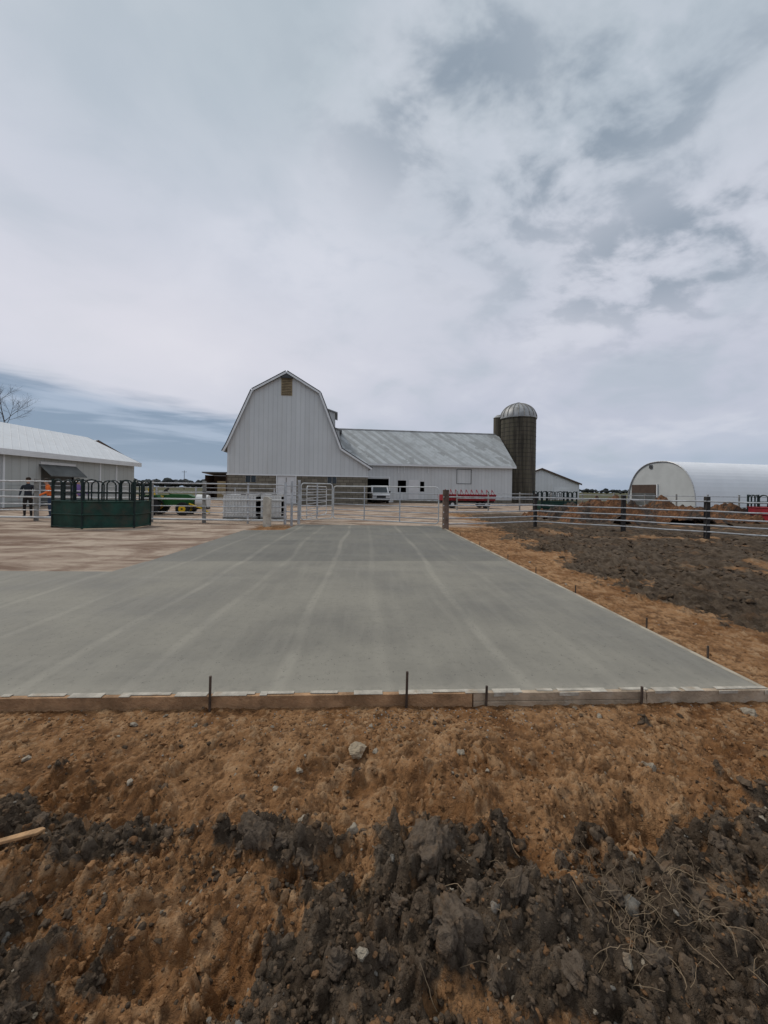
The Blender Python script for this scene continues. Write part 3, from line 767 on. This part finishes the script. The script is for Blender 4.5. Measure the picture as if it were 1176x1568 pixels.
# ---------------------------------------------------------------- feeders
def feeder(name,loc,rz,mat,hoopmat,sx=1.,sh=.95,ht_=1.72):
    mb=MB()
    P=[(-1.68,-.55),(-.02,-1.2),(1.68,-.62),(1.68,.6),(0,1.2),(-1.68,.65)]
    P=[(a*sx,b_*sx) for a,b_ in P]
    for i in range(6):
        p=Vector((*P[i],0));q_=Vector((*P[(i+1)%6],0));d=(q_-p);Ls=d.length;d.normalize();n_=Vector((d.y,-d.x,0))
        up=Vector((0,0,1))
        a0=p;a1=q_
        for lo,hi,of in((.05,sh*.52,.0),(sh*.52,sh,.012)):
            vs=[a0+n_*of+up*lo,a1+n_*of+up*lo,a1+n_*of+up*hi,a0+n_*of+up*hi];vs+=[v_-n_*.02 for v_ in vs]
            mb.add(vs,[(0,1,2,3),(7,6,5,4),(0,4,5,1),(1,5,6,2),(2,6,7,3),(3,7,4,0)],mat)
        for zz in(.05,sh*.52,sh): mb.cyl(a0+n_*.02+up*zz,a1+n_*.02+up*zz,.028,mat,8)
        mb.cyl(a0+up*0,a0+up*(ht_+.02),.04,hoopmat,8)
        k=max(2,int(Ls/.42));st=Ls/k
        for j in range(k):
            c0=p+d*(j*st+.05);w_=st-.1;zt=ht_-.03*(j%2)
            path=[c0+up*sh,c0+up*(zt-.15)]+[c0+d*(w_/2-w_/2*math.cos(t_))+up*(zt-.15+.15*math.sin(t_)) for t_ in [math.pi*m_/6 for m_ in range(1,7)]]+[c0+d*w_+up*sh]
            mb.tube(path,.025,hoopmat,6)
        mb.cyl(a0+up*(sh+.3)-n_*.03,a1+up*(sh+.3)-n_*.03,.018,hoopmat,6)
    return mb.obj(name,loc=loc,rz=rz)
feeder('hay_feeder',(W(158,750,14.4)[0],14.4,-.02),0.05,'green_paint','green_dark',.86)
feeder('hay_feeder',(W(850,750,27)[0],27,-.02),.2,'green_paint','green_dark',.8,.85,1.55)
feeder('hay_feeder',(W(1195,750,22)[0],22,-.02),.2,'red_paint','green_dark',.9,.8,1.5)
mb=MB()
mb.prism([(-.9,.65),(.9,.65),(1.1,1.15),(-1.1,1.15)],'x',-2.3,2.3,'red_paint')
for k in range(9): mb.box(-2.2+k*.54,-2.14+k*.54,-1.16,-1.1,.7,1.2,'red_paint')
mb.tube([(-2.3,-1.12,1.17),(2.3,-1.12,1.17)],.04,'red_paint')
mb.box(-2.4,2.4,-.4,.4,.5,.645,'black_metal')
for x in(-1.5,1.5):
    for y in(-.85,.85): mb.cyl((x,y-.12,.33),(x,y+.12,.33),.33,'rubber',20);mb.cyl((x,y-.14,.33),(x,y+.14,.33),.15,'white_pipe',12)
for k in range(10): mb.tube([(-2.2+k*.46,-.9,1.15),(-2.05+k*.46,-.6,1.6),(-1.9+k*.46,-.9,1.15)],.03,'red_paint')
mb.obj('feed_wagon',loc=(W(714,750,34)[0],34,-.02),rz=.1)
def tank(px,Yd,w,h,name='water_tank'):
    mb=MB();d=1.0
    N=int(w/.13)
    mb.box(-w/2+.03,w/2-.03,-d/2+.03,d/2-.03,.14,h,'white_plastic')
    for k in range(N):
        x=-w/2+.06+k*(w-.12)/max(1,N-1);mb.box(x-.03,x+.03,-d/2-.01,d/2+.01,.2,h-.08,'white_plastic')
    for zz in(.16,.4,.65,.9,h): mb.tube([(-w/2,-d/2-.03,zz),(w/2,-d/2-.03,zz),(w/2,d/2+.03,zz),(-w/2,d/2+.03,zz),(-w/2,-d/2-.03,zz)],.012,'galv')
    mb.box(-w/2,w/2,-d/2,d/2,.09,.135,'grey_post')
    for x in(-w/2+.1,0,w/2-.1): mb.box(x-.08,x+.08,-d/2,d/2,0,.088,'grey_post')
    mb.cyl((0,0,h),(0,0,h+.06),.12,'dark_post',16)
    mb.obj(name,loc=(W(px,750,Yd)[0],Yd,-.02),bevel=.01)
tank(373,18.2,1.55,1.18);tank(420,18.4,1.0,1.2)
mb=MB()
def wheel(x,y,r,w):
    mb.cyl((x,y-w/2,r),(x,y+w/2,r),r,'rubber',28);mb.cyl((x,y-w/2-.02,r),(x,y+w/2+.02,r),r*.55,'yellow_paint',20);mb.cyl((x,y-w/2-.05,r),(x,y+w/2+.05,r),r*.15,'black_metal',10)
    for k in range(22):
        a_=2*math.pi*k/22;mb.box(x+r*math.cos(a_)-.025,x+r*math.cos(a_)+.025,y-w/2,y+w/2,r+r*math.sin(a_)-.025,r+r*math.sin(a_)+.025,'rubber')
for s_ in(-.6,.6): wheel(-.7,s_,.52,.3);wheel(.95,s_*.9,.33,.2)
mb.prism([(-.2,.5),(1.35,.55),(1.42,.95),(1.1,1.1),(.2,1.12),(-.2,.9)],'y',-.26,.26,'tractor_green')
mb.prism([(-1.1,.6),(-.1,.6),(-.2,.75),(-1.05,.8)],'y',-.4,.4,'black_metal')
mb.prism([(-1.15,.98),(-.3,.98),(-.15,.8),(-.08,.8),(-.25,1.06),(-1.15,1.06)],'y',-.75,-.42,'tractor_green')
mb.prism([(-1.15,.98),(-.3,.98),(-.15,.8),(-.08,.8),(-.25,1.06),(-1.15,1.06)],'y',.42,.75,'tractor_green')
mb.prism([(-.85,.9),(-.35,.9),(-.35,1.0),(-.75,1.02),(-.85,1.4),(-.95,1.4)],'y',-.25,.25,'yellow_paint')
mb.tube([(-1.,-.45,.9),(-1.05,-.45,1.75),(-1.05,.45,1.75),(-1.,.45,.9)],.035,'black_metal')
mb.cyl((.15,0,1.05),(-.1,0,1.3),.02,'black_metal');mb.cyl((-.1,-.0,1.3),(-.13,0,1.33),.18,'black_metal',16)
mb.cyl((1.5,0,.75),(2.1,0,.72),.36,'white_plastic',20);mb.box(1.3,2.1,-.3,.3,.3,.4,'black_metal')
mb.tube([(1.2,-.35,.6),(1.9,-.4,.35),(2.3,-.4,.1)],.05,'yellow_paint')
mb.obj('tractor',loc=(W(258,750,21)[0],21,-.02),rz=.12,smooth=True)
mb=MB()
mb.prism([(0,.35),(0,.95),(.15,1.05),(1.0,1.15),(1.55,1.85),(1.8,1.95),(4.6,1.95),(4.75,1.7),(4.8,.35)],'x',-.95,.95,'white_paint')
mb.add([(-.82,.99,1.19),(.82,.99,1.19),(.74,1.5,1.83),(-.74,1.5,1.83)],[(0,1,2,3)],'glass_dark')
for s_ in(-1,1):
    mb.box(s_*.955-.01,s_*.955+.01,1.5,4.4,1.25,1.75,'glass_dark')
    mb.box(s_*.72-.16,s_*.72+.16,-.03,.0-.003,.72,.88,'galv')
    mb.box(s_*1.08-.09,s_*1.08+.09,1.1,1.2,1.15,1.35,'black_metal')
    for y in(.9,3.9): mb.cyl((s_*.8-.12,y,.34),(s_*.8+.12,y,.34),.34,'rubber',20)
mb.box(-.5,.5,-.03,-.003,.6,.85,'black_metal');mb.box(-.93,.93,-.08,-.035,.32,.55,'black_metal')
vx,_=W(584,750,41.5);mb.obj('van',loc=(vx,41.5,-.02),rz=.13,bevel=.03)
# ---------------------------------------------------------------- bare tree
mb=MB()
def branch(p,d,L_,r,lv):
    p2=p
    for k in range(3):
        d=(d+Vector((random.gauss(0,.12),random.gauss(0,.12),random.gauss(.03,.06)))).normalized()
        q2=p2+d*L_/3;mb.cyl(p2,q2,r*(1-.12*k),'bark',6 if lv<2 else 3,r*(1-.12*(k+1)),False)
        if lv<6 and (k>0 or lv>1):
            for _ in range(1 if lv<4 else 2):
                if random.random()<.8:
                    ax=Vector((random.gauss(0,1),random.gauss(0,1),random.gauss(0,.5))).normalized()
                    branch(q2,(d+ax*.75).normalized(),L_*random.uniform(.6,.78),r*.5,lv+1)
        p2=q2
    if lv<6: branch(p2,d,L_*.75,r*.6,lv+1)
branch(Vector((0,0,0)),Vector((0,0,1)),4.4,.24,0)
mb.obj('bare_tree',loc=(W(-20,750,44)[0],44,0))
mb=MB()
for i in range(900):
    az=random.uniform(-62,62);D=random.uniform(480,560)
    x=D*math.tan(math.radians(az)) if abs(az)<50 else D*1.2*math.copysign(1,az)+random.uniform(-200,200)
    big=1.0 if az<-5 else .55
    s=random.uniform(3,6)*big
    t=T2[i%10];v=t[0]*np.array([s*1.2,s,s*random.uniform(.9,1.4)])*(1+.25*rng.random((len(t[0]),1)));v=v+np.array([x,D,s*.8+random.uniform(0,4)*big])
    mb.add(v.tolist(),t[1].tolist(),'treeline')
mb.obj('tree_line')
# ---------------------------------------------------------------- people
def person(name,x,y,rz,shirt,pants,lean=0.,arm=0.,scale=1.):
    J={};E=[];Lb={}
    def j(k,p,r,lab): J[k]=(Vector(p),r);Lb[k]=lab
    j('pel',(0,0,.95),.135,'p');j('waist',(0,0,1.08),.125,'s');j('chest',(0,.01,1.3),.15,'s');j('nb',(0,.01,1.46),.075,'s');j('nk',(0,0,1.53),.05,'k')
    j('h1',(0,-.015,1.6),.075,'k');j('h2',(0,0,1.68),.088,'k')
    E+=[('pel','waist'),('waist','chest'),('chest','nb'),('nb','nk'),('nk','h1'),('h1','h2')]
    for s,S in((-1,'L'),(1,'R')):
        a=arm
        j('sh'+S,(s*.18,.01,1.41),.065,'s');j('el'+S,(s*.25,.03-.10*a,1.15+.03*a),.045,'s');j('wr'+S,(s*.24,-.06-.27*a,.93+.2*a),.03,'s')
        j('pa'+S,(s*.235,-.09-.32*a,.86+.22*a),.03,'k')
        E+=[('chest','sh'+S),('sh'+S,'el'+S),('el'+S,'wr'+S),('wr'+S,'pa'+S)]
        for k in range(4):
            o=(k-1.5)*.018;ln=(.045,.055,.05,.038)[k]
            j(f'f{k}{S}',(s*.235,-.10-.32*a+o,.83+.22*a),.009,'k');j(f'g{k}{S}',(s*.225,-.11-.33*a+o,.83-ln+.22*a),.008,'k')
            E+=[('pa'+S,f'f{k}{S}'),(f'f{k}{S}',f'g{k}{S}')]
        j('t1'+S,(s*.215,-.13-.32*a,.85+.22*a),.010,'k');j('t2'+S,(s*.205,-.15-.32*a,.82+.22*a),.009,'k');E+=[('pa'+S,'t1'+S),('t1'+S,'t2'+S)]
        j('hip'+S,(s*.095,0,.88),.095,'p');j('kn'+S,(s*.11,-.02,.49),.06,'p');j('an'+S,(s*.115,.02,.10),.045,'p');j('to'+S,(s*.13,-.15,.045),.042,'b')
        E+=[('pel','hip'+S),('hip'+S,'kn'+S),('kn'+S,'an'+S),('an'+S,'to'+S)]
    Rm=Matrix.Rotation(lean,3,'X')
    keys=list(J);P={}
    for k in keys:
        p=J[k][0].copy()
        if k[:3] not in('pel','hip') and k[:2] not in('kn','an','to'):
            c=Vector((0,0,.95));p=Rm@(p-c)+c
        P[k]=p
    me=bpy.data.meshes.new('t');me.from_pydata([P[k] for k in keys],[(keys.index(a),keys.index(b_)) for a,b_ in E],[])
    ob=bpy.data.objects.new('t',me);sc.collection.objects.link(ob)
    ob.modifiers.new('s','SKIN')
    for i,k in enumerate(keys):
        d=me.skin_vertices[0].data[i];d.radius=(J[k][1],J[k][1]*(.75 if k in('chest','waist','pel') else 1));d.use_root=(k=='pel')
    sb=ob.modifiers.new('u','SUBSURF');sb.levels=2;sb.render_levels=2
    dg=bpy.context.evaluated_depsgraph_get();me2=bpy.data.meshes.new_from_object(ob.evaluated_get(dg))
    bpy.data.objects.remove(ob)
    mats={'s':0,'p':1,'k':2,'b':3}
    me2.materials.clear()
    for m_ in(shirt,pants,'skin','boots','hair','dark_post'): me2.materials.append(M[m_])
    nf=len(me2.polygons);C=np.zeros(nf*3);me2.polygons.foreach_get('center',C);C=C.reshape(-1,3)
    bd=np.full(nf,9.);bi=np.zeros(nf,dtype=np.int32)
    for a,b_ in E:
        p=np.array(P[a]);q_=np.array(P[b_]);t_=np.clip((C-p)@(q_-p)/max(1e-9,np.dot(q_-p,q_-p)),0,1)
        dd=np.linalg.norm(C-(p+t_[:,None]*(q_-p)),axis=1)-J[a][1]*(1-t_)-J[b_][1]*t_
        lab=np.where(t_<.5,mats[Lb[a]],mats[Lb[b_]]);k=dd<bd;bd=np.where(k,dd,bd);bi=np.where(k,lab,bi)
    me2.polygons.foreach_set('material_index',bi.astype(np.int32));me2.polygons.foreach_set('use_smooth',np.ones(nf,dtype=bool))
    bm=bmesh.new();bm.from_mesh(me2)
    hc=P['h2']
    def ball(c,s,mi_):
        r=bmesh.ops.create_icosphere(bm,subdivisions=3,radius=1,matrix=Matrix.Translation(c)@Matrix.Rotation(lean,4,'X')@Matrix.Diagonal((*s,1)))
        for f_ in {f for v_ in r['verts'] for f in v_.link_faces}: f_.material_index=mi_;f_.smooth=True
    ball(hc+Rm@Vector((0,.02,.03)),(.088,.098,.085),4)
    ball(hc+Rm@Vector((0,-.095,-.03)),(.012,.02,.018),2)
    for s in(-1,1): ball(hc+Rm@Vector((s*.032,-.082,-.005)),(.011,.008,.008),5);ball(hc+Rm@Vector((s*.088,.0,-.03)),(.01,.018,.03),2)
    ball(hc+Rm@Vector((0,-.082,-.075)),(.024,.01,.006),5)
    bm.to_mesh(me2);bm.free()
    o=bpy.data.objects.new(name,me2);sc.collection.objects.link(o);o.location=(x,y,-.02);o.rotation_euler=(0,0,rz);o.scale=(scale,)*3
yp=17.6
person('person',W(43,750,yp)[0],yp,.4,'shirt_dark','pants_dark',0.,.3,1.04)
person('person',W(77,750,yp+.1)[0],yp+.1,-.8,'shirt_orange','jeans',.2,.9,1.02)
person('person',W(119,750,yp+.4)[0],yp+.4,1.2,'shirt_purple','jeans',.05,.8,1.04)
# ---------------------------------------------------------------- world
w=bpy.data.worlds.new('World');sc.world=w;w.use_nodes=True
T=NT(w.node_tree);nt=w.node_tree
bg=nt.nodes['Background']
SE,SAZ=math.radians(52),math.radians(-65)
sky=T.n('ShaderNodeTexSky',sky_type='NISHITA',sun_disc=False,sun_elevation=SE,sun_rotation=SAZ)
d=T.n('ShaderNodeTexCoord').outputs['Generated'];s=T.n('ShaderNodeSeparateXYZ',{0:d})
az=T.m('ARCTAN2',s.outputs[0],s.outputs[1]);el=T.m('ARCSINE',s.outputs[2])
zc=T.m('ADD',T.m('MAXIMUM',s.outputs[2],0),.30)
p=T.n('ShaderNodeCombineXYZ',{0:T.m('DIVIDE',s.outputs[0],zc),1:T.m('DIVIDE',s.outputs[1],zc),2:0.}).outputs[0]
def blob(a,e,sa,se_):
    q1=T.m('POWER',T.m('DIVIDE',T.m('ABSOLUTE',T.m('SUBTRACT',az,math.radians(a))),math.radians(sa)),2.)
    q2=T.m('POWER',T.m('DIVIDE',T.m('ABSOLUTE',T.m('SUBTRACT',el,math.radians(e))),math.radians(se_)),2.)
    return T.m('EXPONENT',T.m('MULTIPLY',T.m('ADD',q1,q2),-1.))
cr=T.n('ShaderNodeValToRGB',{0:el});e_=cr.color_ramp
stops=[(0.,(.40,.47,.59)),(.07,(.44,.50,.62)),(.16,(.53,.56,.66)),(.32,(.60,.62,.71)),(.55,(.57,.61,.69)),(.8,(.50,.565,.62)),(1.,(.46,.53,.59))]
while len(e_.elements)<len(stops): e_.elements.new(.5)
for k,(po,c_) in enumerate(stops): e_.elements[k].position=po;e_.elements[k].color=(*c_,1)
c=cr.outputs[0]
nA=T.noise(p,2.4,6,.52,.3);nB=T.noise(T.n('ShaderNodeMapping',{'Vector':p,'Location':(3.1,1.7,0),'Rotation':(0,0,-.6),'Scale':(1,1.25,1)}).outputs[0],5.6,5,.56,.2)
nC=T.noise(p,1.0,3,.5,.2)
c=T.mix(T.m('MULTIPLY',T.ss(nC,.38,.62),.35),c,(.67,.68,.75))
c=T.mix(T.m('MULTIPLY',T.ss(nA,.52,.32),.50),c,(.42,.49,.56))
c=T.mix(T.m('MULTIPLY',T.ss(nA,.50,.70),.45),c,(.74,.75,.82))
c=T.mix(T.m('MULTIPLY',blob(-32,17,26,9),.7),c,(.79,.77,.82))
c=T.mix(T.m('MULTIPLY',blob(-8,31,16,8),T.ss(nB,.35,.6,.2,.65)),c,(.77,.78,.85))
pm=T.m('MAXIMUM',blob(26,40,17,9),T.m('MAXIMUM',blob(38,27,15,6),blob(10,46,14,7)))
dm=T.m('MULTIPLY',T.m('POWER',pm,.6),T.ss(nB,.43,.62))
c=T.mix(T.m('MULTIPLY',dm,.82),c,(.24,.30,.37))
lt=T.m('MULTIPLY',pm,T.ss(nB,.46,.34));c=T.mix(T.m('MULTIPLY',lt,.5),c,(.72,.75,.83))
sv=T.n('ShaderNodeCombineXYZ',{0:T.m('MULTIPLY',az,2.2),1:T.m('MULTIPLY',el,17.),2:0.}).outputs[0]
nS=T.noise(sv,1.2,5,.55,.3)
topl=T.m('ADD',el,T.m('MULTIPLY',T.m('SUBTRACT',nS,.5),.08))
topl=T.m('ADD',topl,T.m('MULTIPLY',T.m('ADD',az,.75),.10))
bk=T.m('MULTIPLY',T.ss(topl,.225,.185),T.ss(az,-.05,-.32))
c=T.mix(T.m('MULTIPLY',bk,.92),c,T.mix(T.ss(nS,.47,.62),(.21,.29,.40),(.37,.45,.57)))
lowr=T.m('MULTIPLY',T.ss(el,.12,.01),T.m('ADD',T.m('MULTIPLY',T.ss(nS,.4,.6),.5),.3))
c=T.mix(lowr,c,(.34,.42,.55))
skc=T.mix(1.,sky.outputs[0],(.10,.10,.10),'MULTIPLY')
c=T.mix(.93,skc,c)
nt.links.new(c,bg.inputs[0]);bg.inputs[1].default_value=1.0
sn=bpy.data.lights.new('sun','SUN');sn.energy=1.5;sn.angle=math.radians(12);sn.color=(1,.93,.83)
so=bpy.data.objects.new('sun',sn);sc.collection.objects.link(so)
dv=Vector((math.sin(SAZ)*math.cos(SE),math.cos(SAZ)*math.cos(SE),math.sin(SE)))
so.rotation_euler=dv.to_track_quat('Z','Y').to_euler()
# ---------------------------------------------------------------- camera
cam=bpy.data.cameras.new('camera');co_=bpy.data.objects.new('camera',cam);sc.collection.objects.link(co_)
cam.sensor_fit='VERTICAL';cam.sensor_height=36;cam.sensor_width=27;cam.lens=F/1568*36
cam.shift_y=-(784-HY)/1568;cam.clip_start=.05;cam.clip_end=8000
co_.location=(0,0,H);co_.rotation_euler=(math.pi/2,-R,0)
sc.camera=co_
sc.view_settings.view_transform='Standard'
try: sc.view_settings.look='None'
except Exception: pass
sc.view_settings.exposure=0
